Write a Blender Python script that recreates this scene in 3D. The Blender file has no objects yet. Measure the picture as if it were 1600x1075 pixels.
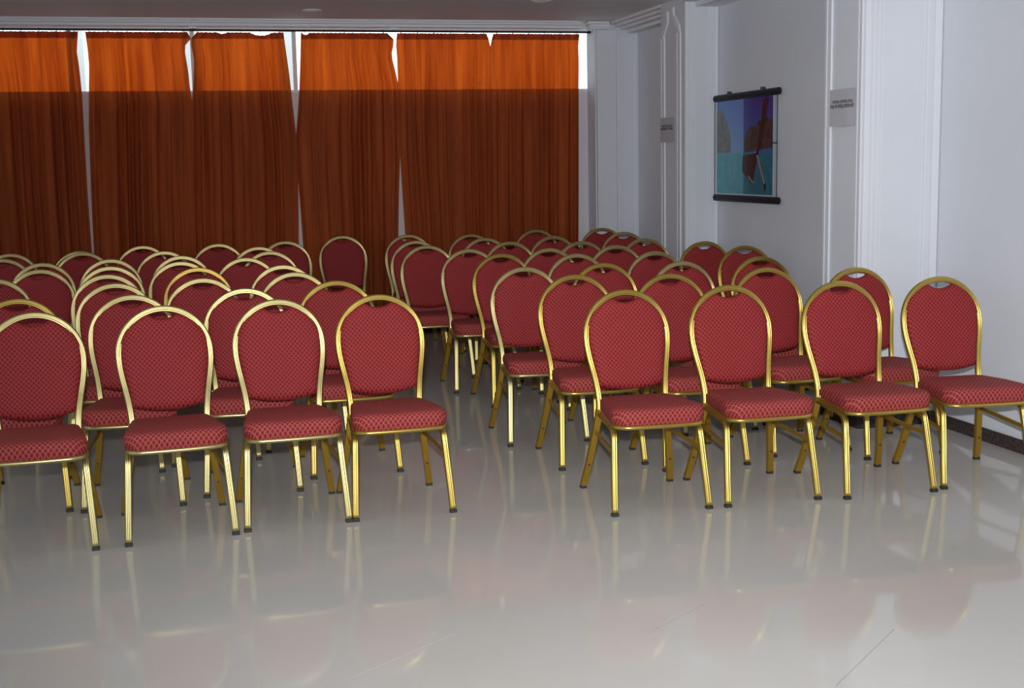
import bpy, bmesh, math, random
from mathutils import Vector, Matrix, noise
random.seed(7)
PI = math.pi
S = bpy.context.scene
C = S.collection

# ------------------------------------------------------------------ camera
cd = bpy.data.cameras.new('camera'); cam = bpy.data.objects.new('camera', cd); C.objects.link(cam)
S.camera = cam
YAW, PITCH, ROLL, CAMH, FPX = 0.2481, 0.1426, -0.0202, 1.5314, 1979.4
head = Vector((math.sin(YAW), math.cos(YAW), 0)); rt0 = Vector((math.cos(YAW), -math.sin(YAW), 0)); Z = Vector((0, 0, 1))
fw = head*math.cos(PITCH) - Z*math.sin(PITCH)
up0 = head*math.sin(PITCH) + Z*math.cos(PITCH)
rt = rt0*math.cos(ROLL) + up0*math.sin(ROLL)
up = -rt0*math.sin(ROLL) + up0*math.cos(ROLL)
M = Matrix((rt, up, -fw)).transposed().to_4x4(); M.translation = Vector((0, 0, CAMH))
cam.matrix_world = M
cd.sensor_width = 36; cd.lens = FPX/1600*36; cd.sensor_fit = 'HORIZONTAL'; cd.clip_start = 0.05

# ------------------------------------------------------------------ world, flash, exposure
w = bpy.data.worlds.new('daylight'); S.world = w; w.use_nodes = True
bg = w.node_tree.nodes['Background']
bg.inputs['Color'].default_value = (0.86, 0.94, 1.0, 1); bg.inputs['Strength'].default_value = 2.1
fl = bpy.data.lights.new('camera_flash', 'SPOT'); fl.energy = 1080; fl.spot_size = math.radians(86); fl.spot_blend = 1.0; fl.color = (0.98, 0.98, 1.0); fl.shadow_soft_size = 0.035
flo = bpy.data.objects.new('camera_flash', fl); C.objects.link(flo); flo.location = (-0.03, -0.05, CAMH+0.22)
_fa = YAW+math.radians(10)
flo.rotation_euler = Vector((math.sin(_fa)*math.cos(PITCH), math.cos(_fa)*math.cos(PITCH), -math.sin(PITCH))).to_track_quat('-Z', 'Y').to_euler()
vs = S.view_settings
vs.view_transform = 'Standard'; vs.look = 'None'; vs.gamma = 1; vs.use_curve_mapping = False
vs.exposure = 0.0

# ------------------------------------------------------------------ materials
def mat(name, col, rough=0.5, metal=0.0, spec=0.5, **k):
    m = bpy.data.materials.new(name); m.use_nodes = True
    b = m.node_tree.nodes['Principled BSDF']
    b.inputs['Base Color'].default_value = (*col, 1); b.inputs['Roughness'].default_value = rough
    b.inputs['Metallic'].default_value = metal; b.inputs['Specular IOR Level'].default_value = spec
    for a, v in k.items(): b.inputs[a].default_value = v
    return m
def nodes(m): return m.node_tree.nodes, m.node_tree.links, m.node_tree.nodes['Principled BSDF']
def N(m, t, **k):
    n = m.node_tree.nodes.new(t)
    for a, v in k.items(): setattr(n, a, v)
    return n
def mth(m, op, a, b=None, c=None):
    n = N(m, 'ShaderNodeMath', operation=op)
    for i, v in enumerate((a, b, c)):
        if v is None: continue
        if isinstance(v, (int, float)): n.inputs[i].default_value = v
        else: m.node_tree.links.new(v, n.inputs[i])
    return n.outputs[0]
def mixc(m, f, a, b):
    n = N(m, 'ShaderNodeMix', data_type='RGBA')
    for s, v in ((0, f), (6, a), (7, b)):
        if isinstance(v, (int, float)): n.inputs[s].default_value = v
        elif isinstance(v, tuple): n.inputs[s].default_value = (*v, 1)
        else: m.node_tree.links.new(v, n.inputs[s])
    return n.outputs[2]
def noise_fac(m, scale, lo=0.3, hi=0.7, detail=4, coord='Object', vec=None):
    tc = N(m, 'ShaderNodeTexCoord'); n = N(m, 'ShaderNodeTexNoise')
    n.inputs['Scale'].default_value = scale; n.inputs['Detail'].default_value = detail
    if vec:
        mp = N(m, 'ShaderNodeMapping'); mp.inputs['Scale'].default_value = vec
        m.node_tree.links.new(tc.outputs[coord], mp.inputs[0]); m.node_tree.links.new(mp.outputs[0], n.inputs['Vector'])
    else: m.node_tree.links.new(tc.outputs[coord], n.inputs['Vector'])
    r = N(m, 'ShaderNodeMapRange'); r.inputs[1].default_value = lo; r.inputs[2].default_value = hi
    m.node_tree.links.new(n.outputs['Fac'], r.inputs[0])
    return r.outputs[0]

def plaster(name, a, b, rough=0.75):
    m = mat(name, a, rough, spec=0.3); nn, l, bs = nodes(m)
    l.new(mixc(m, noise_fac(m, 1.3), a, b), bs.inputs['Base Color'])
    bu = N(m, 'ShaderNodeBump'); bu.inputs['Strength'].default_value = 0.06; bu.inputs['Distance'].default_value = 0.003
    l.new(noise_fac(m, 45), bu.inputs['Height']); l.new(bu.outputs[0], bs.inputs['Normal'])
    return m
M_wall = plaster('white_wall_paint', (0.68, 0.705, 0.755), (0.725, 0.75, 0.80))
M_gloss = plaster('white_gloss_paint', (0.74, 0.76, 0.81), (0.77, 0.79, 0.83), 0.45)
M_ceil = plaster('ceiling_paint', (0.80, 0.84, 0.86), (0.84, 0.88, 0.90))
M_ext = plaster('exterior_white_render', (0.78, 0.74, 0.70), (0.82, 0.79, 0.75))
M_base = mat('dark_granite', (0.045, 0.03, 0.03), 0.3)
_n, _l, _b = nodes(M_base); _l.new(mixc(M_base, noise_fac(M_base, 60, 0.45, 0.6), (0.03, 0.02, 0.02), (0.085, 0.06, 0.055)), _b.inputs['Base Color'])

# polished floor tile: 45 cm grid with faint joints
M_floor = mat('polished_porcelain', (0.36, 0.345, 0.325), 0.06, spec=0.42)
_n, _l, _b = nodes(M_floor)
_tc = N(M_floor, 'ShaderNodeTexCoord'); _sx = N(M_floor, 'ShaderNodeSeparateXYZ'); _l.new(_tc.outputs['Object'], _sx.inputs[0])
def joint(s, off):
    a = mth(M_floor, 'FRACT', mth(M_floor, 'MULTIPLY', mth(M_floor, 'SUBTRACT', s, off), 1/0.45))
    d = mth(M_floor, 'MINIMUM', a, mth(M_floor, 'SUBTRACT', 1.0, a))
    return mth(M_floor, 'LESS_THAN', d, 0.0035)
_j = mth(M_floor, 'MAXIMUM', joint(_sx.outputs[0], 0.13), joint(_sx.outputs[1], 4.25-0.45*9))
_jm = mth(M_floor, 'MULTIPLY', _j, noise_fac(M_floor, 1.7, 0.45, 0.62))
_cl = mixc(M_floor, noise_fac(M_floor, 0.9, 0.3, 0.7, 6), (0.54, 0.515, 0.475), (0.60, 0.575, 0.535))
_cl = mixc(M_floor, mth(M_floor, 'MULTIPLY', _jm, 0.55), _cl, (0.62, 0.60, 0.57))  # joint lines coloured paler in broken bits to stand for glints of light
def scratch(x0, y0, x1, y1, w_):
    L_ = math.hypot(x1-x0, y1-y0); dx, dy = (x1-x0)/L_, (y1-y0)/L_
    X = mth(M_floor, 'SUBTRACT', _sx.outputs[0], x0); Y = mth(M_floor, 'SUBTRACT', _sx.outputs[1], y0)
    al = mth(M_floor, 'ADD', mth(M_floor, 'MULTIPLY', X, dx), mth(M_floor, 'MULTIPLY', Y, dy))
    pe = mth(M_floor, 'ABSOLUTE', mth(M_floor, 'SUBTRACT', mth(M_floor, 'MULTIPLY', X, dy), mth(M_floor, 'MULTIPLY', Y, dx)))
    k = mth(M_floor, 'MULTIPLY', mth(M_floor, 'GREATER_THAN', al, 0.0), mth(M_floor, 'LESS_THAN', al, L_))
    return mth(M_floor, 'MULTIPLY', k, mth(M_floor, 'LESS_THAN', pe, w_))
_cl = mixc(M_floor, mth(M_floor, 'MULTIPLY', scratch(1.76, 3.18, 2.16, 3.53, 0.0016), 0.55), _cl, (0.20, 0.19, 0.18))
_cl = mixc(M_floor, mth(M_floor, 'MULTIPLY', scratch(1.378, 3.73, 1.662, 3.927, 0.0012), 0.4), _cl, (0.25, 0.24, 0.23))
_cl = mixc(M_floor, mth(M_floor, 'MULTIPLY', scratch(0.41, 3.66, 0.78, 3.92, 0.0014), 0.6), _cl, (0.78, 0.76, 0.72))
_l.new(_cl, _b.inputs['Base Color'])
_ro = N(M_floor, 'ShaderNodeMapRange'); _ro.inputs[3].default_value = 0.035; _ro.inputs[4].default_value = 0.085
_l.new(noise_fac(M_floor, 2.2, 0.3, 0.7), _ro.inputs[0]); _l.new(_ro.outputs[0], _b.inputs['Roughness'])

def fabric(name, base, dot, thread, thread_amt, px, pz):
    m = mat(name, base, 0.72, spec=0.25); nn, l, b = nodes(m)
    tc = N(m, 'ShaderNodeTexCoord'); sx = N(m, 'ShaderNodeSeparateXYZ'); l.new(tc.outputs['Object'], sx.inputs[0])
    q = mth(m, 'ADD', sx.outputs[1], sx.outputs[2])
    a = mth(m, 'DIVIDE', sx.outputs[0], px); c = mth(m, 'DIVIDE', q, pz)
    s1 = mth(m, 'ABSOLUTE', mth(m, 'SINE', mth(m, 'MULTIPLY', mth(m, 'ADD', a, c), PI)))
    s2 = mth(m, 'ABSOLUTE', mth(m, 'SINE', mth(m, 'MULTIPLY', mth(m, 'SUBTRACT', a, c), PI)))
    mn = mth(m, 'MINIMUM', s1, s2)
    r = N(m, 'ShaderNodeMapRange'); r.inputs[1].default_value = 0.18; r.inputs[2].default_value = 0.34; r.inputs[3].default_value = 1; r.inputs[4].default_value = 0
    l.new(mn, r.inputs[0])
    r2 = N(m, 'ShaderNodeMapRange'); r2.inputs[1].default_value = 0.62; r2.inputs[2].default_value = 0.85
    l.new(mn, r2.inputs[0])
    col = mixc(m, noise_fac(m, 9, 0.3, 0.7), base, tuple(v*1.12 for v in base))
    col = mixc(m, r2.outputs[0], col, dot)
    col = mixc(m, mth(m, 'MULTIPLY', r.outputs[0], thread_amt), col, thread)
    l.new(col, b.inputs['Base Color'])
    bu = N(m, 'ShaderNodeBump'); bu.inputs['Strength'].default_value = 0.35; bu.inputs['Distance'].default_value = 0.001
    l.new(noise_fac(m, 420, 0.3, 0.7, 2), bu.inputs['Height']); l.new(bu.outputs[0], b.inputs['Normal'])
    return m
M_back = fabric('red_lattice_fabric', (0.250, 0.017, 0.020), (0.13, 0.008, 0.010), (0.35, 0.048, 0.042), 0.8, 0.020, 0.026)
M_seat = fabric('red_lattice_seat_fabric', (0.245, 0.020, 0.026), (0.19, 0.013, 0.018), (0.43, 0.13, 0.09), 0.8, 0.021, 0.029)
M_pale = mat('pale_brass', (0.60, 0.52, 0.23), 0.32, 0.93)
M_rich = mat('rich_gold', (0.57, 0.42, 0.10), 0.31, 0.93)
M_amber = mat('amber_gold', (0.42, 0.25, 0.03), 0.42, 0.7)
M_rub = mat('black_rubber', (0.02, 0.02, 0.018), 0.6)
M_dark = mat('dark_steel', (0.03, 0.03, 0.035), 0.45)
M_rod = mat('black_iron', (0.03, 0.022, 0.02), 0.45, 0.4)
M_blackplastic = mat('black_plastic', (0.006, 0.009, 0.016), 0.5, spec=0.3)
M_cord = mat('black_cord', (0.02, 0.02, 0.02), 0.7)
M_paper = plaster('grey_paper', (0.50, 0.50, 0.54), (0.58, 0.58, 0.62), 0.6)
M_ink = mat('black_ink', (0.06, 0.06, 0.075), 0.6)
M_frame = mat('white_aluminium', (0.75, 0.76, 0.78), 0.4)
M_lampglass = mat('frosted_glass', (0.75, 0.75, 0.74), 0.3)

# curtain cloth, lets daylight glow through
M_cur = bpy.data.materials.new('rust_curtain_cloth'); M_cur.use_nodes = True
nt = M_cur.node_tree; nt.nodes.remove(nt.nodes['Principled BSDF'])
out = nt.nodes['Material Output']
d1 = nt.nodes.new('ShaderNodeBsdfDiffuse'); t1 = nt.nodes.new('ShaderNodeBsdfTranslucent'); ms = nt.nodes.new('ShaderNodeMixShader')
_f = noise_fac(M_cur, 1.0, 0.3, 0.7, 5, vec=(15, 15, 0.8)); _g = noise_fac(M_cur, 160, 0.3, 0.7, 3)  # vertical streaks put into the cloth colour stand in for fold shading
nt.links.new(mixc(M_cur, _g, mixc(M_cur, _f, (0.34, 0.075, 0.024), (0.60, 0.175, 0.052)), (0.34, 0.095, 0.035)), d1.inputs[0])
nt.links.new(mixc(M_cur, _f, (0.52, 0.07, 0.003), (0.80, 0.14, 0.010)), t1.inputs[0])
ms.inputs[0].default_value = 0.30
nt.links.new(d1.outputs[0], ms.inputs[1]); nt.links.new(t1.outputs[0], ms.inputs[2])
# the weave is thin enough to see the bright window strip through it
tp = nt.nodes.new('ShaderNodeBsdfTransparent'); ms2 = nt.nodes.new('ShaderNodeMixShader')
nt.links.new(mixc(M_cur, _f, (0.36, 0.026, 0.001), (0.80, 0.105, 0.004)), tp.inputs[0]); ms2.inputs[0].default_value = 0.24
nt.links.new(ms.outputs[0], ms2.inputs[1]); nt.links.new(tp.outputs[0], ms2.inputs[2]); nt.links.new(ms2.outputs[0], out.inputs[0])

M_glass = bpy.data.materials.new('window_glass'); M_glass.use_nodes = True
nt = M_glass.node_tree; nt.nodes.remove(nt.nodes['Principled BSDF']); out = nt.nodes['Material Output']
tr = nt.nodes.new('ShaderNodeBsdfTransparent'); tr.inputs[0].default_value = (0.93, 0.97, 0.98, 1)
gl = nt.nodes.new('ShaderNodeBsdfGlossy'); gl.inputs['Roughness'].default_value = 0.02
fr = nt.nodes.new('ShaderNodeFresnel'); fr.inputs[0].default_value = 1.3; ms = nt.nodes.new('ShaderNodeMixShader')
nt.links.new(fr.outputs[0], ms.inputs[0]); nt.links.new(tr.outputs[0], ms.inputs[1]); nt.links.new(gl.outputs[0], ms.inputs[2]); nt.links.new(ms.outputs[0], out.inputs[0])

# ------------------------------------------------------------------ mesh helpers
def obj(name, bm, m, parent=None, smooth=False, link=True):
    me = bpy.data.meshes.new(name)
    bmesh.ops.recalc_face_normals(bm, faces=bm.faces[:]); bm.to_mesh(me); bm.free()
    for x in (m if isinstance(m, (list, tuple)) else [m]): me.materials.append(x)
    if smooth:
        for f in me.polygons: f.use_smooth = True
    o = bpy.data.objects.new(name, me); C.objects.link(o)
    if parent: o.parent = parent
    return o
def tag(o, label, cat, group=None):
    o['label'] = label; o['category'] = cat
    if group: o['group'] = group
    return o
def thing(name, label, cat, loc=(0, 0, 0), rotz=0, group=None):
    o = bpy.data.objects.new(name, None); C.objects.link(o); o.location = loc; o.rotation_euler = (0, 0, rotz)
    o.empty_display_size = 0.1
    return tag(o, label, cat, group)
def box(bm, x0, x1, y0, y1, z0, z1, bev=0, mi=0):
    r = bmesh.ops.create_cube(bm, size=1)
    for v in r['verts']: v.co = Vector((x0+(v.co.x+.5)*(x1-x0), y0+(v.co.y+.5)*(y1-y0), z0+(v.co.z+.5)*(z1-z0)))
    fs = set(f for v in r['verts'] for f in v.link_faces)
    for f in fs: f.material_index = mi
    if bev: bmesh.ops.bevel(bm, geom=list(set(e for f in fs for e in f.edges)), offset=bev, segments=2, affect='EDGES', profile=0.5)
    return bm
def bxo(name, dims, m, parent=None, bev=0): return obj(name, box(bmesh.new(), *dims, bev), m, parent)
def struct(name, bm, m):
    o = obj(name, bm, m); o['kind'] = 'structure'; return o
def sbox(name, dims, m, bev=0): return struct(name, box(bmesh.new(), *dims, bev), m)
def sweep(bm, path, prof, side=None, front=None, closed=False, cap=True):
    """profile points (a along side, b along front). side / front = fixed reference direction"""
    n = len(path); rings = []
    for i, p in enumerate(path):
        a = path[(i-1) % n] if (closed or i > 0) else p
        b = path[(i+1) % n] if (closed or i < n-1) else p
        t = (b-a).normalized()
        if front is not None:
            f = front - t*front.dot(t); f.normalize(); s = f.cross(t).normalized()
        else:
            s = side - t*side.dot(t); s.normalize(); f = t.cross(s).normalized()
        rings.append([bm.verts.new(p + s*x + f*y) for x, y in prof])
    m = len(prof)
    for i in range(n if closed else n-1):
        r0, r1 = rings[i], rings[(i+1) % n]
        for j in range(m): bm.faces.new((r0[j], r0[(j+1) % m], r1[(j+1) % m], r1[j]))
    if cap and not closed: bm.faces.new(rings[0]); bm.faces.new(rings[-1][::-1])
    return bm
def circle_prof(r, n=10): return [(r*math.cos(2*PI*i/n), r*math.sin(2*PI*i/n)) for i in range(n)]
def catmull(pts, k=6):
    P = [Vector(p) for p in pts]; out = []
    for i in range(len(P)-1):
        a = P[max(i-1, 0)]; b = P[i]; c = P[i+1]; d = P[min(i+2, len(P)-1)]
        for j in range(k):
            t = j/k
            out.append(0.5*((2*b) + (c-a)*t + (2*a-5*b+4*c-d)*t*t + (-a+3*b-3*c+d)*t**3))
    out.append(P[-1]); return out
def lathe(bm, prof, loc, n=24):
    rings = [[bm.verts.new(Vector(loc)+Vector((r*math.cos(2*PI*i/n), r*math.sin(2*PI*i/n), z))) for i in range(n)] for r, z in prof]
    for a, b in zip(rings, rings[1:]):
        for i in range(n): bm.faces.new((a[i], a[(i+1) % n], b[(i+1) % n], b[i]))
    bm.faces.new(rings[0]); bm.faces.new(rings[-1])
    return bm

# ------------------------------------------------------------------ the room
UR, UL, VB, VN, ZC = 4.08, -4.6, 11.43, -5.0, 2.77
sbox('floor', (UL-0.1, UR+0.1, VN-0.1, VB+0.1, -0.1, 0), M_floor)
sbox('ceiling', (UL-0.1, UR+0.1, VN-0.1, VB+0.1, ZC, ZC+0.12), M_ceil)
sbox('wall_right', (UR, UR+0.15, VN, VB+0.12, 0, ZC), M_wall)
bm = bmesh.new(); box(bm, UL-0.15, UL, VN, VB+0.12, 0, 0.9); box(bm, UL-0.15, UL, VN, VB+0.12, 2.4, ZC)
for a, b in ((VN, 0.5), (2.5, 3.3), (5.3, 6.1), (8.1, VB+0.12)): box(bm, UL-0.15, UL, a, b, 0.9, 2.4)  # unseen side wall, openings added to bring ambient daylight in from the left
struct('wall_left', bm, M_wall)
sbox('wall_back', (UL, UR, VB, VB+0.12, 0, 2.175), M_wall)
sbox('wall_back_lintel', (UL, UR, VB, VB+0.12, 2.735, ZC), M_wall)
sbox('wall_back_corner', (3.665, UR, 11.2, VB-0.0005, 0, ZC), M_wall)
# unseen wall behind the camera, broad openings added to let ambient daylight in
bm = bmesh.new()
box(bm, UL, UR, VN-0.15, VN, 0, 0.5); box(bm, UL, UR, VN-0.15, VN, 2.5, ZC)
for a, b in ((UL, UL+1.9), (-0.9, 0.9), (UR-1.9, UR)): box(bm, a, b, VN-0.15, VN, 0.5, 2.5)
struct('wall_front', bm, M_wall)

# clerestory strip: glass panes in thin white frame
wn = 1
edges = [UL+0.02, -3.3, -1.9, -0.88, 0.125, 0.99, 3.80]
for a, b in zip(edges, edges[1:]):
    bm = bmesh.new(); t = 0.018
    box(bm, a, b, VB+0.03, VB+0.08, 2.175, 2.195); box(bm, a, b, VB+0.03, VB+0.08, 2.715, 2.735)
    box(bm, a, a+t, VB+0.03, VB+0.08, 2.195, 2.715); box(bm, b-t, b, VB+0.03, VB+0.08, 2.195, 2.715)
    o = struct('window_%d' % wn, bm, M_frame); wn += 1
    bxo('glass', (a+t, b-t, VB+0.052, VB+0.057, 2.195, 2.715), M_glass, o)
# exterior columns behind the glass
COL = [(-2.9, -2.6, 'white exterior column behind the far left curtain'),
       (-0.96, -0.815, 'white exterior column in the tall gap of the two leftmost curtains'),
       (0.045, 0.205, 'white exterior column in the short gap right of the second curtain'),
       (0.93, 1.052, 'white exterior column in the V-shaped gap at the middle of the curtains')]
for a, b, lab in COL:
    bm = bmesh.new(); box(bm, a, b, 12.2, 12.45, 0, 3.2, 0.01)
    box(bm, a-0.03, b+0.03, 12.17, 12.48, 0, 0.15, 0.01); box(bm, a-0.03, b+0.03, 12.17, 12.48, 3.05, 3.2, 0.01)
    tag(obj('exterior_column', bm, M_ext), lab, 'column', 'exterior columns outside the window')
sbox('ground', (-9, 9, VB+0.13, 20, -0.1, 0), M_ext)

# baseboards
def base(name, dims): sbox(name, dims, M_base, 0.002)
base('baseboard_right', (UR-0.012, UR-0.0005, VN, 6.324, 0.0005, 0.073))
base('baseboard_right', (UR-0.012, UR-0.0005, 6.752, 9.369, 0.0005, 0.073))
base('baseboard_right', (UR-0.012, UR-0.0005, 9.887, 11.187, 0.0005, 0.073))
base('baseboard_back', (UL, 3.66, VB-0.012, VB-0.0005, 0.0005, 0.073))
base('baseboard_corner', (3.665, UR-0.013, 11.188, 11.1995, 0.0005, 0.073))
base('baseboard_left', (UL+0.0005, UL+0.012, VN, VB-0.013, 0.0005, 0.073))

# pilasters on the right wall, with raised mouldings
def strip_v(bm, axis, pos, c0, c1, z0, z1, out):
    """vertical beaded strip lying on a face; axis 'u': face looks toward -u at u=pos, c = v range"""
    n = 3; w_ = (c1-c0)/n
    for i in range(n):
        a, b = c0+i*w_+0.0012, c0+(i+1)*w_-0.0012
        o = out*(0.7 if i == 1 else 1.0)
        if axis == 'u': box(bm, pos-o, pos, a, b, z0, z1, 0.0015)
        else: box(bm, a, b, pos-o, pos, z0, z1, 0.0015)
def ribbon(bm, pts, wv, out, u):
    """moulding that follows pts (v,z) on a face at u"""
    path = [Vector((u, v, z)) for v, z in pts]
    prof = [(-wv/2, 0), (-wv/2, out*.6), (-wv/4, out), (wv/4, out), (wv/2, out*.6), (wv/2, 0)]
    sweep(bm, path, prof, front=Vector((-1, 0, 0)))
def pilaster(idx, u0, v0, v1, ztop):
    o = sbox('trim_%d' % idx, (u0, UR-0.0005, v0, v1, 0, ztop), M_wall, 0.004)
    return o
p1 = pilaster(1, 3.605, 6.325, 6.75, ZC-0.0005)
bm = bmesh.new()
strip_v(bm, 'u', 3.605, 6.330, 6.385, 0.10, 2.50, 0.012); strip_v(bm, 'u', 3.605, 6.672, 6.745, 0.10, 2.50, 0.012)
obj('moulding', bm, M_gloss, p1)
bm = bmesh.new()
for a, b, o_ in ((3.607, 3.640, 0.010), (3.655, 3.668, 0.006), (3.690, 3.700, 0.004), (3.712, 3.720, 0.004), (3.965, 3.973, 0.004), (3.985, 3.997, 0.005), (4.030, 4.075, 0.010)):
    box(bm, a, b, 6.325-o_, 6.325, 0.075, ZC-0.001, 0.0015)
obj('moulding', bm, M_gloss, p1)
p2 = pilaster(2, 3.80, 9.37, 9.886, ZC-0.0005)
bm = bmesh.new()
strip_v(bm, 'u', 3.80, 9.785, 9.875, 0.10, 2.49, 0.012); strip_v(bm, 'u', 3.80, 9.445, 9.535, 0.10, 2.51, 0.012)
obj('moulding', bm, M_gloss, p2)
bm = bmesh.new()
ribbon(bm, [(9.83, 2.485), (9.832, 2.52), (9.80, 2.56), (9.755, 2.60), (9.735, 2.64), (9.75, 2.68)], 0.07, 0.014, 3.80)
ribbon(bm, [(9.49, 2.505), (9.50, 2.545), (9.545, 2.585), (9.60, 2.625), (9.62, 2.665), (9.62, 2.71)], 0.07, 0.014, 3.80)
obj('arched_moulding', bm, M_gloss, p2, smooth=False)
bm = bmesh.new()
for a, b, o_ in ((3.802, 3.822, 0.010), (3.835, 3.842, 0.005), (3.855, 3.862, 0.004), (3.88, 3.887, 0.004), (3.99, 3.997, 0.004), (4.012, 4.020, 0.005), (4.045, 4.075, 0.008)):
    box(bm, a, b, 9.37-o_, 9.37, 0.075, ZC-0.001, 0.0015)
obj('moulding', bm, M_gloss, p2)
# plinth band of the pilasters
for u0, v0, v1, pp in ((3.605, 6.325, 6.75, p1), (3.80, 9.37, 9.886, p2)):
    bxo('plinth', (u0-0.006, UR-0.014, v0-0.012, v1+0.004, 0.0005, 0.073), M_base, pp, 0.002)

# framed panel of the back corner block
bm = bmesh.new()
def frame_path(x0, x1, z0, z1, r):
    P = []
    for cx, cz, a0 in ((x1-r, z1-r, 0), (x0+r, z1-r, PI/2)):
        for k in range(7):
            a = a0+k*PI/12; P.append((cx+r*math.cos(a), cz+r*math.sin(a)))
    return [(x1, z0)] + P + [(x0, z0)]
path = [Vector((x, 11.2, z)) for x, z in frame_path(3.88, 4.04, 0.15, 2.62, 0.06)]
sweep(bm, path, [(-0.009, 0), (-0.009, 0.008), (0.009, 0.008), (0.009, 0)], front=Vector((0, -1, 0)))
t3 = struct('trim_3', bm, M_gloss)
# stepped face of that block: narrow pier with cap, lower shoulder
sbox('trim_4', (3.675, 3.86, 11.165, 11.1995, 0.0735, 2.70), M_wall, 0.003)
bm = bmesh.new(); box(bm, 3.585, 3.79, 11.10, 11.1995, 2.715, 2.733, 0.003); box(bm, 3.565, 3.76, 11.08, 11.1995, 2.744, 2.765, 0.003); box(bm, 3.60, 3.78, 11.12, 11.1995, 2.701, 2.769)
struct('trim_5', bm, M_gloss)
# cornice along the back above the rod
bm = bmesh.new()
box(bm, UL+0.01, 3.50, 11.10, 11.13, 2.752, ZC-0.0005, 0.003)
box(bm, UL+0.01, 3.52, 11.13, 11.17, 2.735, ZC-0.0005, 0.003)
box(bm, UL+0.01, 3.54, 11.17, 11.22, 2.712, ZC-0.0005, 0.003)
struct('trim_6', bm, M_gloss)
# cornice along the right wall and the lowered soffits in the bays
bm = bmesh.new()
for u_, z_ in ((3.80, 2.745), (3.85, 2.722), (3.90, 2.70), (3.97, 2.672)): box(bm, u_, UR-0.0005, 9.89, 11.163, z_, ZC-0.0005, 0.003)
struct('trim_7', bm, M_ceil)
sbox('trim_8', (3.884, UR-0.0005, 6.752, 9.368, 2.69, ZC-0.0005), M_ceil, 0.002)
sbox('trim_9', (3.70, UR-0.0005, VN+0.01, 6.323, 2.69, ZC-0.0005), M_ceil, 0.002)
bm = bmesh.new()
for u_, z_ in ((3.70, 2.745), (3.76, 2.725)): box(bm, u_, 3.8835, 6.76, 9.36, z_, ZC-0.0005, 0.003)
struct('trim_10', bm, M_ceil)

# round downlights in the ceiling (switched off)
for x, y, lab in ((1.06, 10.49, 'round ceiling lamp above the third curtain, switched off'), (2.75, 9.72, 'round ceiling lamp at the top edge above the rightmost curtain')):
    t = thing('ceiling_lamp', lab, 'ceiling lamp', (x, y, ZC), 0, 'ceiling lamps')
    obj('rim', lathe(bmesh.new(), [(0.075, -0.001), (0.082, -0.006), (0.078, -0.012), (0.064, -0.010), (0.060, -0.001)], (0, 0, 0)), M_frame, t, True)
    obj('diffuser', lathe(bmesh.new(), [(0.058, -0.001), (0.054, -0.006), (0.03, -0.009), (0.001, -0.010)], (0, 0, 0)), M_lampglass, t, True)

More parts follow.
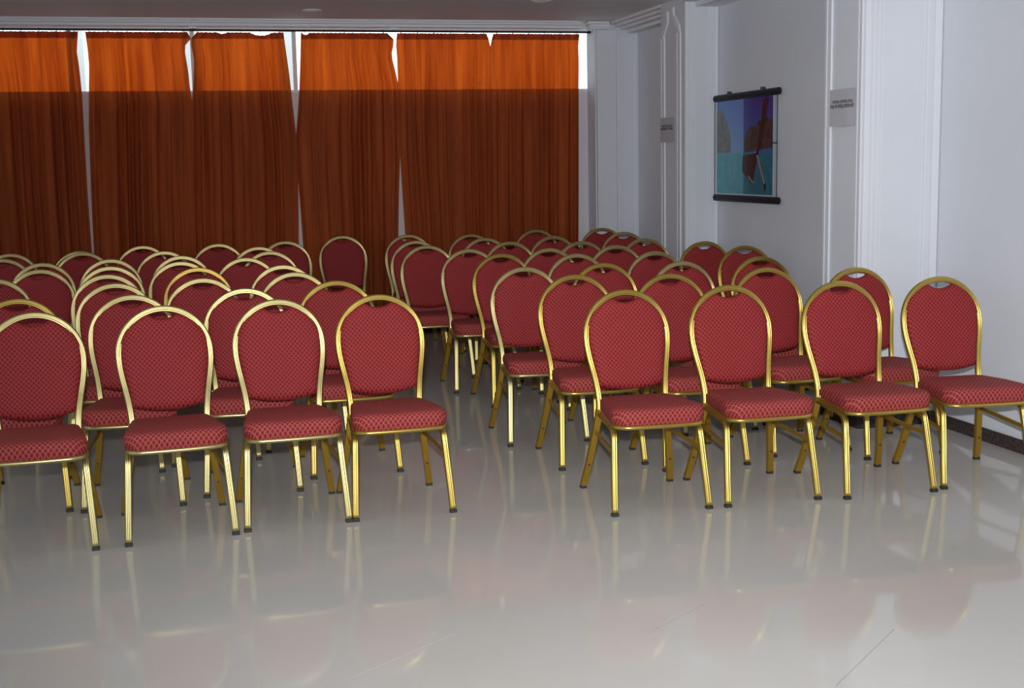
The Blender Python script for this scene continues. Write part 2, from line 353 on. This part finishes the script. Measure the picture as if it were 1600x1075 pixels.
# ------------------------------------------------------------------ curtains
RV = 11.285   # plane of the rod
def lerp(tab, z):
    if z >= tab[0][0]: return tab[0][1]
    for (za, ua), (zb, ub) in zip(tab, tab[1:]):
        if z >= zb: return ua+(ub-ua)*(za-z)/(za-zb)
    return tab[-1][1]
def curtain(label, L, R, ztop, seed, sag=()):
    """L, R: (z, u) edge tables from top to bottom"""
    rnd = random.Random(seed); wd = R[0][1]-L[0][1]
    nu = max(40, int(wd*150)); nv = 46; zb = 0.09
    npl = max(4, int(wd/0.085)); ph = [rnd.uniform(-0.42, 0.42) for _ in range(npl+3)]
    amp = [rnd.uniform(0.25, 1.35) for _ in range(npl+3)]
    bm = bmesh.new(); rows = []
    for j in range(nv+1):
        s = j/nv
        z = ztop-(ztop-zb)*(s if s > 0.12 else s*1.0)
        l, r = lerp(L, z), lerp(R, z); row = []
        for i in range(nu+1):
            t = i/nu
            k = t*npl; ki = int(k); fk = k-ki
            a = amp[ki]*(1-fk)+amp[ki+1]*fk; p = ph[ki]*(1-fk)+ph[ki+1]*fk
            d = min(1, (ztop-z)/0.5)
            big = math.sin(2*PI*(k+p*(0.4+0.6*d)+0.12*math.sin(z*1.3+seed)))*0.027*a*(0.35+0.65*d)
            mid = math.sin(2*PI*(k*2.3+p*2+seed))*0.006*(0.5+0.5*d)
            fine = math.sin(2*PI*(k*5.1+p*3))*0.0055*max(0, 1-(ztop-z)/0.45)
            head = 0
            if ztop-0.055 < z < ztop-0.035: head = 0.004
            zz = z
            if ztop-z < 0.06:
                for c0, c1, dp in sag:
                    u_ = l+(r-l)*t
                    if c0 < u_ < c1: zz -= dp*math.sin(PI*(u_-c0)/(c1-c0))*(1-(ztop-z)/0.06)
                zz -= 0.004*abs(math.sin(k*PI*2.5))*(1-(ztop-z)/0.06)
            row.append(bm.verts.new((l+(r-l)*t, RV+big+mid+fine+head, zz)))
        rows.append(row)
    for a, b in zip(rows, rows[1:]):
        for i in range(nu): bm.faces.new((a[i], a[i+1], b[i+1], b[i]))
    o = obj('curtain', bm, M_cur, smooth=True)
    # stitched heading band
    bm = bmesh.new(); prev = None
    hr = []
    for j, z in enumerate((ztop-0.002, ztop-0.028, ztop-0.056)):
        row = []
        src = rows_src(L, R, nu, npl, ph, amp, ztop, seed, z, sag)
        hr.append([bm.verts.new(v) for v in src])
    for a, b in zip(hr, hr[1:]):
        for i in range(nu): bm.faces.new((a[i], a[i+1], b[i+1], b[i]))
    h = obj('heading_band', bm, M_cur, o, smooth=True)
    hk = bmesh.new()
    n = max(3, int(wd/0.13))
    for i in range(n):
        u_ = lerp(L, ztop)+0.03+(wd-0.06)*i/(n-1)
        sweep(hk, [Vector((u_, RV+0.014*math.cos(a), 2.684+0.014*math.sin(a))) for a in [2*PI*q/10 for q in range(10)]], circle_prof(0.0022, 5), side=Vector((1, 0, 0)), closed=True)
    obj('rings', hk, M_rod, o)['kind'] = 'stuff'
    return tag(o, label, 'curtain', 'rust orange curtains over the window')
def rows_src(L, R, nu, npl, ph, amp, ztop, seed, z, sag):
    l, r = lerp(L, z), lerp(R, z); out = []
    for i in range(nu+1):
        t = i/nu; k = t*npl; ki = int(k); fk = k-ki
        a = amp[ki]*(1-fk)+amp[ki+1]*fk; p = ph[ki]*(1-fk)+ph[ki+1]*fk
        d = min(1, (ztop-z)/0.5)
        big = math.sin(2*PI*(k+p*(0.4+0.6*d)+0.12*math.sin(z*1.3+seed)))*0.027*a*(0.35+0.65*d)
        mid = math.sin(2*PI*(k*2.3+p*2+seed))*0.006*(0.5+0.5*d)
        fine = math.sin(2*PI*(k*5.1+p*3))*0.0055*max(0, 1-(ztop-z)/0.45)
        zz = z
        for c0, c1, dp in sag:
            u_ = l+(r-l)*t
            if c0 < u_ < c1: zz -= dp*math.sin(PI*(u_-c0)/(c1-c0))*max(0, 1-(ztop-z)/0.06)
        zz -= 0.004*abs(math.sin(k*PI*2.5))*max(0, 1-(ztop-z)/0.06)
        out.append((l+(r-l)*t, RV+big+mid+fine-0.004, zz))
    return out
ZT = 2.674
curtain('far left rust curtain, cut off by the left edge of the photo',
        [(ZT, -3.05), (0.1, -3.0)], [(ZT, -0.788), (2.51, -0.808), (2.38, -0.797), (2.17, -0.79), (1.35, -0.797), (0.84, -0.794), (0.1, -0.79)], ZT, 1)
curtain('rust curtain second from the left, right of the tall window gap',
        [(ZT, -0.733), (2.51, -0.722), (2.38, -0.721), (2.17, -0.737), (1.89, -0.755), (1.35, -0.771), (1.08, -0.776), (0.1, -0.785)],
        [(ZT, 0.088), (2.62, 0.116), (2.57, 0.069), (2.54, 0.056), (2.35, 0.078), (2.19, 0.085), (2.1, 0.098), (1.33, 0.061), (0.1, 0.03)], ZT, 2)
curtain('rust curtain third from the left, its right edge slanting away from the V-shaped gap',
        [(ZT, 0.170), (2.62, 0.117), (2.56, 0.115), (2.44, 0.13), (2.27, 0.116), (2.19, 0.106), (2.1, 0.096), (1.33, 0.059), (0.1, 0.03)],
        [(ZT, 0.889), (2.3, 0.923), (2.05, 0.939), (1.8, 0.957), (1.44, 0.958), (1.14, 0.949), (0.83, 0.938), (0.1, 0.91)], ZT, 3,
        sag=((0.33, 0.42, 0.012), (0.60, 0.80, 0.026)))
curtain('rust curtain fourth from the left, between the V-shaped gap and the slit',
        [(ZT, 1.038), (2.41, 1.02), (2.16, 0.999), (1.92, 0.972), (1.8, 0.955), (1.44, 0.956), (1.14, 0.968), (0.83, 0.977), (0.1, 1.0)],
        [(ZT, 1.785), (2.62, 1.842), (2.59, 1.859), (2.54, 1.823), (2.45, 1.826), (2.3, 1.86), (2.22, 1.874), (1.63, 1.869), (1.29, 1.847), (0.88, 1.827), (0.1, 1.79)], ZT, 4,
        sag=((1.045, 1.11, 0.018),))
curtain('rust curtain fifth from the left, between the slit and the small notch',
        [(ZT, 1.878), (2.59, 1.864), (2.45, 1.871), (2.22, 1.872), (1.63, 1.87), (1.29, 1.879), (0.88, 1.894), (0.1, 1.92)],
        [(ZT, 2.683), (2.58, 2.716), (2.15, 2.71), (0.8, 2.69), (0.1, 2.67)], ZT, 5)
curtain('rightmost rust curtain beside the bright window strip and white pier',
        [(ZT, 2.745), (2.58, 2.716), (2.15, 2.71), (0.8, 2.69), (0.1, 2.67)],
        [(ZT, 3.551), (2.58, 3.541), (2.41, 3.548), (2.15, 3.545), (1.25, 3.533), (0.1, 3.515)], ZT, 6)
rod = obj('curtain_rod', sweep(bmesh.new(), [Vector((-4.5, RV, 2.688)), Vector((3.64, RV, 2.688))], circle_prof(0.009, 12), side=Vector((0, 1, 0))), M_rod, smooth=True)
tag(rod, 'thin black curtain rod running under the cornice along the whole window', 'curtain rod')
obj('finial', lathe(bmesh.new(), [(0.002, -0.015), (0.014, -0.008), (0.016, 0.0), (0.014, 0.008), (0.002, 0.015)], (3.645, RV, 2.688), 12), M_rod, rod, True)
for x in (-2.0, 0.135, 1.855): 
    bm = bmesh.new(); box(bm, x-0.035, x+0.035, RV-0.03, RV+0.03, 2.698, 2.735, 0.004)
    obj('bracket', bm, M_frame, rod)['label'] = 'white bracket'

# ------------------------------------------------------------------ wall hanging poster
PU = UR-0.028
t = thing('hanging_poster', 'glossy seaside poster with wooden boat and rocks, hung between black bars on the right wall', 'poster', (PU, 8.82, 1.2))
pv0, pv1, pz0, pz1 = 8.335, 9.345, 1.245, 1.965
def pmat(name, c1, c2=None, nz=0.0):
    m = mat(name, c1, 0.22, spec=0.5); nn, l, b = nodes(m)
    if c2:
        tc = N(m, 'ShaderNodeTexCoord'); sx = N(m, 'ShaderNodeSeparateXYZ'); l.new(tc.outputs['Generated'], sx.inputs[0])
        cc = mixc(m, sx.outputs[2], c1, c2)
    else: cc = c1
    if nz: cc = mixc(m, mth(m, 'MULTIPLY', noise_fac(m, 14, 0.35, 0.65, 5), nz), cc, tuple(v*0.35 for v in c1))
    if c2 or nz: l.new(cc, b.inputs['Base Color'])
    return m
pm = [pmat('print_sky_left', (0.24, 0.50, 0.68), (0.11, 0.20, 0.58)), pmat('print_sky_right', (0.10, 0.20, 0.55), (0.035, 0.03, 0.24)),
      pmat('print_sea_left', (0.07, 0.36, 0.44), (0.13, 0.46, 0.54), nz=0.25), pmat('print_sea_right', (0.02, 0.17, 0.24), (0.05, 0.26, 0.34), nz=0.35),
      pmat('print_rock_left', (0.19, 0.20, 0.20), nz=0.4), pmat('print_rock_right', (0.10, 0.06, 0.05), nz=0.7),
      pmat('print_boat', (0.055, 0.018, 0.02)), pmat('print_rope', (0.45, 0.28, 0.24)), pmat('print_margin', (0.45, 0.55, 0.6))]
bm = bmesh.new()
# coordinates: a = 0 at the far (left) edge .. 1 near (right) edge, b = 0 bottom .. 1 top
def poly(pts, mi, d):
    vs_ = [bm.verts.new((-d, (pv1-(pv1-pv0)*a)-8.82, pz0+(pz1-pz0)*b-1.2)) for a, b in pts]
    f = bm.faces.new(vs_); f.material_index = mi
def rect(a0, a1, b0, b1, mi, d): poly([(a0, b0), (a1, b0), (a1, b1), (a0, b1)], mi, d)
box(bm, 0.0, 0.003, pv0-8.82, pv1-8.82, pz0-1.2, pz1-1.2, 0, 8)
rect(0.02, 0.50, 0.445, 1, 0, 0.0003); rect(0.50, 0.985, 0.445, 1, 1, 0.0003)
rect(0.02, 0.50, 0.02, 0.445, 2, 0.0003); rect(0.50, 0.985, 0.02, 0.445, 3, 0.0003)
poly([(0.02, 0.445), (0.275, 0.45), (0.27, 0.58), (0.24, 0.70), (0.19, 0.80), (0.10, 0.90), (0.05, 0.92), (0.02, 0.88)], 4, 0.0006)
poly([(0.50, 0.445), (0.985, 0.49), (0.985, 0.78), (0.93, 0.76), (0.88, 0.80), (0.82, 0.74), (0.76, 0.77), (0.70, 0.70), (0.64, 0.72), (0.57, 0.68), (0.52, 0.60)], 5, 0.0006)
poly([(0.49, 0.42), (0.76, 0.44), (0.73, 0.36), (0.69, 0.22), (0.65, 0.12), (0.58, 0.18), (0.48, 0.25)], 6, 0.0009)
poly([(0.71, 0.40), (0.79, 0.48), (0.85, 0.66), (0.90, 0.90), (0.93, 0.96), (0.87, 0.99), (0.82, 0.96), (0.80, 0.78), (0.76, 0.62)], 6, 0.0009)
poly([(0.72, 0.42), (0.745, 0.42), (0.87, 0.13), (0.855, 0.12)], 7, 0.0012)
poly([(0.58, 0.20), (0.59, 0.215), (0.67, 0.145), (0.66, 0.13)], 7, 0.0012)
poly([(0.84, 0.12), (0.88, 0.14), (0.885, 0.07), (0.855, 0.06)], 6, 0.0014)
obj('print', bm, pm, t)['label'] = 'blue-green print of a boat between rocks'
for nm, z_ in (('top_bar', pz1+0.022-1.2), ('bottom_bar', pz0-0.022-1.2)):
    bm = bmesh.new()
    prof = [(0.026*math.cos(2*PI*i/12), 0.017*math.sin(2*PI*i/12)) for i in range(12)]
    sweep(bm, [Vector((0, pv0-0.085-8.82, z_)), Vector((0, pv1+0.035-8.82, z_))], prof, side=Vector((0, 0, 1)))
    obj(nm, bm, M_blackplastic, t, smooth=False)
for y_ in (pv1+0.018, pv0-0.062):
    bm = bmesh.new(); sweep(bm, catmull([(-0.004, y_-8.82, pz1-1.2), (-0.006, y_-8.82-0.004, 1.6-1.2), (-0.004, y_-8.82, pz0-1.2)]), circle_prof(0.0035, 6), side=Vector((0, 1, 0)))
    obj('cord', bm, M_cord, t)
bm = bmesh.new(); sweep(bm, [Vector((-0.004, pv0-0.066-8.82, 0.43)), Vector((-0.004, pv0+0.005-8.82, 0.428))], circle_prof(0.004, 6), side=Vector((0, 0, 1)))
obj('cord', bm, M_cord, t)
for a in (0.22, 0.80):
    y_ = pv1-(pv1-pv0)*a-8.82
    bm = bmesh.new(); box(bm, -0.006, 0.027, y_-0.012, y_+0.012, pz1+0.04-1.2, pz1+0.066-1.2, 0.004)
    obj('hook', bm, M_dark, t)

# paper notices taped to the pilasters
def notice(u, v0, v1, z0, z1, lab, seed, curl):
    t = thing('paper_notice', lab, 'notice', (u-0.013, (v0+v1)/2, (z0+z1)/2), 0)
    rnd = random.Random(seed); bm = bmesh.new(); n = 10; vm, zm = (v0+v1)/2, (z0+z1)/2
    g = [[bm.verts.new((-0.001-curl*(0.5-0.5*math.cos(2*PI*i/n*1.5))*(1-j/n), v0-vm+(v1-v0)*i/n, z0-zm+(z1-z0)*j/n)) for i in range(n+1)] for j in range(n+1)]
    for j in range(n):
        for i in range(n): bm.faces.new((g[j][i], g[j][i+1], g[j+1][i+1], g[j+1][i]))
    obj('sheet', bm, M_paper, t, True)
    bm = bmesh.new()
    for zc_, h, nch, ins in ((0.62, 0.016, 13, 0.14), (0.49, 0.020, 15, 0.06)):
        zz = z0-zm+(z1-z0)*zc_
        wch = (v1-v0)*(1-ins*1.5)/nch
        for i in range(nch):
            a = v1-vm-(v1-v0)*ins-i*wch
            if seed % 2 == 0 and i == 7 and h < 0.018: continue
            x_ = -0.0045-curl
            # letter-like strokes: two stems and a bar
            box(bm, x_-0.0004, x_, a-wch*0.30, a-wch*0.08, zz, zz+h)
            if rnd.random() < 0.75: box(bm, x_-0.0004, x_, a-wch*0.85, a-wch*0.64, zz, zz+h)
            b_ = rnd.choice((0.0, 0.42, 0.78)); box(bm, x_-0.0004, x_, a-wch*0.85, a-wch*0.08, zz+h*b_, zz+h*(b_+0.2))
    obj('printed_lines', bm, M_ink, t)
notice(3.605, 6.383, 6.672, 1.695, 1.900, 'small grey paper notice with two printed lines on the nearer pilaster', 3, 0.003)
notice(3.80, 9.57, 9.865, 1.665, 1.862, 'small grey paper notice with two dark lines on the farther pilaster beneath the ogee moulding', 4, 0.002)

# ------------------------------------------------------------------ banquet chair
# local frame: x across, -y to the front, arch top above the origin
RC = 0.197; ZA = 0.720                                   # arch radius / centre height of the tube centreline
def yprof(z):
    tab = [(0.0, -0.017), (0.12, -0.058), (0.30, -0.105), (0.385, -0.122), (0.45, -0.112), (0.52, -0.090), (0.60, -0.062), (0.68, -0.042), (0.78, -0.022), (0.86, -0.008), (0.93, 0.0)]
    for (a, ya), (b, yb) in zip(tab, tab[1:]):
        if z <= b:
            t_ = max(0, (z-a)/(b-a)); return ya+(yb-ya)*t_
    return 0.0
NECK = [(0.385, 0.163), (0.43, 0.161), (0.48, 0.164), (0.53, 0.170), (0.58, 0.179), (0.63, 0.1885), (0.68, 0.1955), (0.72, 0.197)]
def wneck(z):
    for (a, xa), (b, xb) in zip(NECK, NECK[1:]):
        if z <= b: return xa+(xb-xa)*max(0, (z-a)/(b-a))
    return RC
def fluted(w, d, n=3):
    """rounded tube section with three reeds and sharp grooves on the front side"""
    P = []; m = n*6
    for i in range(m+1):
        a = -w/2+w*i/m; e = abs(2*i/m-1); ph = (i/m*n) % 1.0
        y = d/2-0.42*d*e**5 + 0.0030*(math.sin(PI*ph)**0.6 if 0 < i < m else 0) - 0.0018
        P.append((a, y))
    for i in range(7):
        ang = i/6*PI; P.append((w/2*math.cos(ang), -0.12*d-0.38*d*math.sin(ang)))
    return P
def chair_parts(gold):
    parts = []
    # back frame
    bm = bmesh.new()
    left = catmull([(-x, yprof(z), z) for z, x in NECK], 4)
    arc = [Vector((-RC*math.cos(a), yprof(ZA+RC*math.sin(a)), ZA+RC*math.sin(a)*(0.197/0.197))) for a in [PI*i/28 for i in range(1, 28)]]
    right = [Vector((-p.x, p.y, p.z)) for p in left][::-1]
    sweep(bm, left+arc+right, fluted(0.029, 0.022), front=Vector((0, -1, 0)))
    parts.append(('back_frame', bm, gold, True, []))
    # back cushion
    bm = bmesh.new(); nx, nz = 26, 30
    def zbot(x): return 0.478+0.026*(abs(x)/0.16)**2.2
    front, back = [], []
    zt = 0.893
    for j in range(nz+1):
        s = j/nz; rf, rb = [], []
        for i in range(nx+1):
            tt = 2*i/nx-1
            s2 = 1-(1-s)**1.5
            z0_ = 0.478+(zt-0.478)*s2
            W = wneck(z0_) if z0_ < ZA else math.sqrt(max(0.0004, (RC-0.0)**2-(z0_-ZA)**2))
            if z0_ >= ZA: W = math.sqrt(max(0.001, (RC-0.011)**2-(z0_-ZA)**2))+0.003
            else: W = W-0.009
            x = tt*W
            z = z0_ + (zbot(x)-0.478)*(1-s)
            notch = 0.020*max(0, 1-(x/0.060)**2)**0.8*max(0, (z0_-0.80)/(zt-0.80))
            z -= notch
            edge = (1-abs(tt)**5)*(1-(2*s-1)**8 if s > 0.5 else 1-(1-2*s)**10)
            puff = max(0, edge)**0.5
            y = yprof(z)
            rf.append(bm.verts.new((x, y-0.008-0.026*puff, z)))
            rb.append(bm.verts.new((x, y+0.004+0.010*puff, z)))
        front.append(rf); back.append(rb)
    for g in (front, back):
        for a, b in zip(g, g[1:]):
            for i in range(nx): bm.faces.new((a[i], a[i+1], b[i+1], b[i]))
    for j in range(nz):
        bm.faces.new((front[j][0], back[j][0], back[j+1][0], front[j+1][0])); bm.faces.new((front[j][nx], front[j+1][nx], back[j+1][nx], back[j][nx]))
    for i in range(nx):
        bm.faces.new((front[0][i], front[0][i+1], back[0][i+1], back[0][i])); bm.faces.new((front[nz][i], back[nz][i], back[nz][i+1], front[nz][i+1]))
    parts.append(('backrest', bm, M_back, True, []))
    # seat plan outline
    def plan(off=0.0, n=9):
        yf, yr_, wf, wr, rf_, rr = -0.528-off, -0.128+off, 0.203+off, 0.165+off, 0.062+off*.5, 0.045+off*.5
        P = []
        for cx, cy, r_, a0 in ((wf-rf_, yf+rf_, rf_, -PI/2), (wr-rr, yr_-rr, rr, 0), (-wr+rr, yr_-rr, rr, PI/2), (-wf+rf_, yf+rf_, rf_, PI)):
            for k in range(n): a = a0+k*PI/2/(n-1); P.append((cx+r_*math.cos(a), cy+r_*math.sin(a)))
        out_ = []
        for (xa, ya), (xb, yb) in zip(P, P[1:]+P[:1]):
            L_ = math.hypot(xb-xa, yb-ya); k = max(1, int(L_/0.03))
            for q in range(k): out_.append((xa+(xb-xa)*q/k, ya+(yb-ya)*q/k))
        return [(x, y-(0.012*(1-(x/wf)**2) if y < -0.4 else 0)) for x, y in out_]
    base_ = plan(); n = len(base_); cx, cy = 0, -0.33
    bm = bmesh.new(); rings = []
    for off, z in ((-0.004, 0.390), (0.001, 0.398), (0.006, 0.410), (0.0085, 0.425), (0.0085, 0.440), (0.006, 0.451), (-0.001, 0.460), (-0.012, 0.4655), (-0.03, 0.4685), (-0.07, 0.471), (-0.11, 0.472)):
        r = []
        for x, y in base_:
            d = Vector((x-cx, y-cy)); k = (d.length+off)/d.length
            r.append(bm.verts.new((cx+d.x*k, cy+d.y*k, z-0.010*max(0, (y+0.33)/0.2))))
        rings.append(r)
    for a, b in zip(rings, rings[1:]):
        for i in range(n): bm.faces.new((a[i], a[(i+1) % n], b[(i+1) % n], b[i]))
    cv = bm.verts.new((cx, cy, 0.473))
    for i in range(n): bm.faces.new((rings[-1][i], rings[-1][(i+1) % n], cv))
    bm.faces.new(rings[0])
    parts.append(('seat', bm, M_seat, True, []))
    # gold rim under the cushion
    bm = bmesh.new()
    sweep(bm, [Vector((x, y, 0.387)) for x, y in base_], [(-0.009, -0.012), (-0.010, 0.0), (-0.006, 0.008), (0.0, 0.0105), (0.006, 0.008), (0.010, 0.0), (0.009, -0.012)], side=Z, closed=True)
    parts.append(('seat_rim', bm, gold, True, []))
    bm = bmesh.new(); vs_ = [bm.verts.new((x*0.98, cy+(y-cy)*0.98, 0.381)) for x, y in base_]; f = bm.faces.new(vs_)
    r = bmesh.ops.extrude_face_region(bm, geom=[f]); bmesh.ops.translate(bm, verts=[v for v in r['geom'] if isinstance(v, bmesh.types.BMVert)], vec=(0, 0, 0.008))
    parts.append(('seat_board', bm, M_dark, False, []))
    for s in (-1, 1):
        X = Vector((s, 0, 0))
        # front leg with its bend and side rail
        p = catmull([(s*0.164, -0.135, 0.372), (s*0.176, -0.25, 0.372), (s*0.187, -0.36, 0.372), (s*0.193, -0.42, 0.368), (s*0.1965, -0.452, 0.352), (s*0.199, -0.467, 0.325), (s*0.205, -0.488, 0.22), (s*0.211, -0.508, 0.12), (s*0.2165, -0.528, 0.014)], 5)
        bm = bmesh.new(); sweep(bm, p, [(x, y) if s > 0 else (x, y) for x, y in fluted(0.0305, 0.022)], side=Vector((1, 0, 0)))
        bc = bmesh.new(); box(bc, s*0.2168-0.016, s*0.2168+0.016, -0.529-0.0118, -0.529+0.0118, 0, 0.014, 0.002)
        parts.append(('leg', bm, gold, True, [('foot_cap', bc, M_rub)]))
        # rear leg, plain box section
        p = [Vector((s*(0.163+(0.215-0.163)*k**1.1), yprof(0.392*(1-k)+0.014*k), 0.392*(1-k)+0.014*k)) for k in [i/10 for i in range(11)]]
        bm = bmesh.new(); sweep(bm, p, [(-0.014, -0.012), (-0.014, 0.012), (0.014, 0.012), (0.014, -0.012)], front=Vector((0, -1, 0)))
        bc = bmesh.new(); box(bc, s*0.2155-0.0145, s*0.2155+0.0145, -0.021-0.0135, -0.021+0.0135, 0, 0.014, 0.002)
        bs_ = bmesh.new(); bmesh.ops.create_cone(bs_, cap_ends=True, segments=12, radius1=0.0055, radius2=0.004, depth=0.006, matrix=Matrix.Translation((s*0.199, yprof(0.122)-0.0155, 0.122)) @ Matrix.Rotation(PI/2, 4, 'X'))
        parts.append(('leg', bm, M_amber, False, [('foot_cap', bc, M_rub), ('screw', bs_, M_dark)]))
        # stretcher
        bm = bmesh.new(); sweep(bm, [Vector((s*0.176, -0.100, 0.285)), Vector((s*0.199, -0.476, 0.262))], [(-0.009, -0.004), (-0.009, 0.004), (0.009, 0.004), (0.009, -0.004)], side=Z)
        parts.append(('stretcher', bm, M_amber, False, []))
    return parts
LABEL = 'red chair'
def build_chair(gold):
    root = thing('banquet_chair', LABEL, 'chair')
    for name, bm, m, sm, subs in chair_parts(gold):
        o = obj(name, bm, m, root, sm)
        for sn, sb, smt in subs: obj(sn, sb, smt, o)
    return root
def copy_tree(o, parent=None):
    c = o.copy(); C.objects.link(c); c.parent = parent
    for ch in o.children: copy_tree(ch, c)
    return c
CH = [('L',1,1,-0.668,5.787),('L',1,2,-0.130,5.819),('L',1,3,0.376,5.870),('L',1,4,0.844,5.880),
('L',2,1,-0.810,6.445),('L',2,2,-0.283,6.397),('L',2,3,0.260,6.485),('L',2,4,0.739,6.696),
('L',3,1,-1.170,7.100),('L',3,2,-0.395,7.095),('L',3,3,0.061,7.196),('L',3,4,0.578,7.351),
('L',4,1,-1.090,7.720),('L',4,2,-0.470,7.724),('L',4,3,0.044,7.989),('L',4,4,0.555,7.928),
('L',5,1,-0.905,8.329),('L',5,2,-0.490,8.372),('L',5,3,-0.060,8.567),('L',5,4,0.366,8.704),
('L',6,1,-0.950,8.922),('L',6,2,-0.525,9.061),('L',6,3,-0.056,9.142),('L',6,4,0.560,9.284),
('L',7,1,-1.275,9.502),('L',7,2,-0.768,9.941),('L',7,3,-0.181,9.721),('L',7,4,0.514,9.859),
('L',8,1,-1.295,10.079),('L',8,2,-0.359,10.519),('L',8,3,0.227,10.438),('L',8,4,0.763,10.494),('L',8,5,1.288,11.000),
('L',9,1,-0.800,10.100),
('R',1,1,1.962,5.590),('R',1,2,2.477,5.573),('R',1,3,3.036,5.526),('R',1,4,3.582,5.523),
('R',2,1,1.983,6.453),('R',3,1,1.867,7.060),('R',4,1,2.005,8.175),('R',5,1,1.910,8.740),('R',6,1,1.715,9.308),('R',7,1,1.741,9.923),('R',8,1,1.836,10.841),
('R',2,2,2.451,6.272),('R',3,2,2.362,7.110),('R',4,2,2.445,7.915),('R',5,2,2.432,8.518),('R',6,2,2.372,9.400),('R',7,2,2.314,9.975),('R',8,2,2.334,10.586),
('R',2,3,3.060,6.386),('R',3,3,2.818,7.010),('R',4,3,2.968,7.852),('R',5,3,2.943,8.566),('R',6,3,2.867,9.141),('R',7,3,2.864,9.900),('R',8,3,3.008,10.941),
('R',2,4,3.490,6.171),('R',3,4,3.377,7.123),('R',4,4,3.703,8.055),('R',5,4,3.650,8.635),('R',6,4,3.400,9.210),('R',7,4,3.557,10.148),('R',8,4,3.611,10.884)]
ROT = {('L',6,1): 0.0, ('L',6,2): 0.0, ('L',5,4): 0.0, ('L',6,3): 0.0, ('L',1,1): 0.036, ('L',1,2): 0.079, ('L',1,3): 0.035, ('L',1,4): 0.023, ('R',1,1): -0.030, ('R',1,2): -0.019, ('R',1,3): -0.021, ('R',1,4): -0.106, ('L',8,5): 0.005, ('L',9,1): PI}
RICH = {('L',1,4), ('L',2,1), ('L',4,3), ('L',2,4), ('R',1,1), ('R',1,2), ('R',1,3), ('R',1,4), ('R',2,1), ('R',4,1), ('R',2,3), ('R',2,2), ('R',2,4), ('R',3,4), ('R',5,4), ('R',4,4), ('R',3,2)}
ORD = ['front', 'second', 'third', 'fourth', 'fifth', 'sixth', 'seventh', 'back']
SR = ['on the aisle', 'next to the aisle seat', 'one in from the wall end', 'nearest the white wall']
SL = ['at the far left end', 'second from its left end', 'next to the aisle seat', 'on the aisle']
SPEC = {
 ('L',1,1): 'red banquet chair in the front row, cut off by the left edge of the photo',
 ('L',1,2): 'red banquet chair in the front left row, directly right of the cut-off one',
 ('L',1,3): 'red banquet chair in the front left row, legs touching the aisle chair',
 ('L',1,4): 'red banquet chair at the aisle end of the front left row, bright gold arch',
 ('L',2,1): 'red chair with bright yellow-gold arch rising behind the cut-off front left chair',
 ('L',3,1): 'red chair behind at the left photo edge, only its arch corner in view',
 ('L',4,1): 'red chair at the left photo edge, arch passing behind the yellow-gold one',
 ('L',4,3): 'red chair amid the left block whose arch shines bright yellow gold',
 ('L',7,1): 'red chair far left near curtains, lower of two arches cut by the photo edge',
 ('L',8,1): 'red chair far left near curtains, upper of two arches cut by the photo edge',
 ('L',7,2): 'red chair below the tall window gap, nearer of two nested arches',
 ('L',9,1): 'red chair below the tall window gap, farther of two nested arches',
 ('L',8,2): 'red chair at the back of the left block, before the second curtain',
 ('L',8,3): 'red chair at the back of the left block, before the third curtain',
 ('L',8,4): 'red chair at the back of the left block, below the V-shaped curtain gap',
 ('L',8,5): 'lone red chair by the curtains at the head of the aisle, whole back showing',
 ('R',1,1): 'red banquet chair in the front right row, beside the aisle',
 ('R',1,2): 'red banquet chair in the front right row, second from the aisle',
 ('R',1,3): 'red banquet chair in the front right row, second from the wall',
 ('R',1,4): 'red banquet chair in the front right row, nearest the wall, seat cut at the right',
 ('R',2,4): 'red chair behind the front right pair, its handle slot showing white wall',
 ('R',8,1): 'red chair of the back right row beside the aisle, below the curtain slit',
 ('R',8,4): 'red chair of the back right row, before the white corner pier',
}
protos = {False: build_chair(M_pale), True: build_chair(M_rich)}
used = set(); rr = random.Random(3)
for b, r, c, u, v in CH:
    k = (b, r, c); g = k in RICH
    if g not in used: o = protos[g]; used.add(g)
    else: o = copy_tree(protos[g])
    a = ROT.get(k, rr.uniform(-0.045, 0.045))
    o.location = (u, v, 0); o.rotation_euler = (0, 0, a)
    if k in SPEC: lab = SPEC[k]
    else: lab = 'red gold-framed chair, %s row of the %s block, %s' % (ORD[r-1], 'right' if b == 'R' else 'left', (SR if b == 'R' else SL)[c-1])
    o['label'] = lab; o['group'] = 'banquet chairs in the right block' if b == 'R' else 'banquet chairs in the left block'
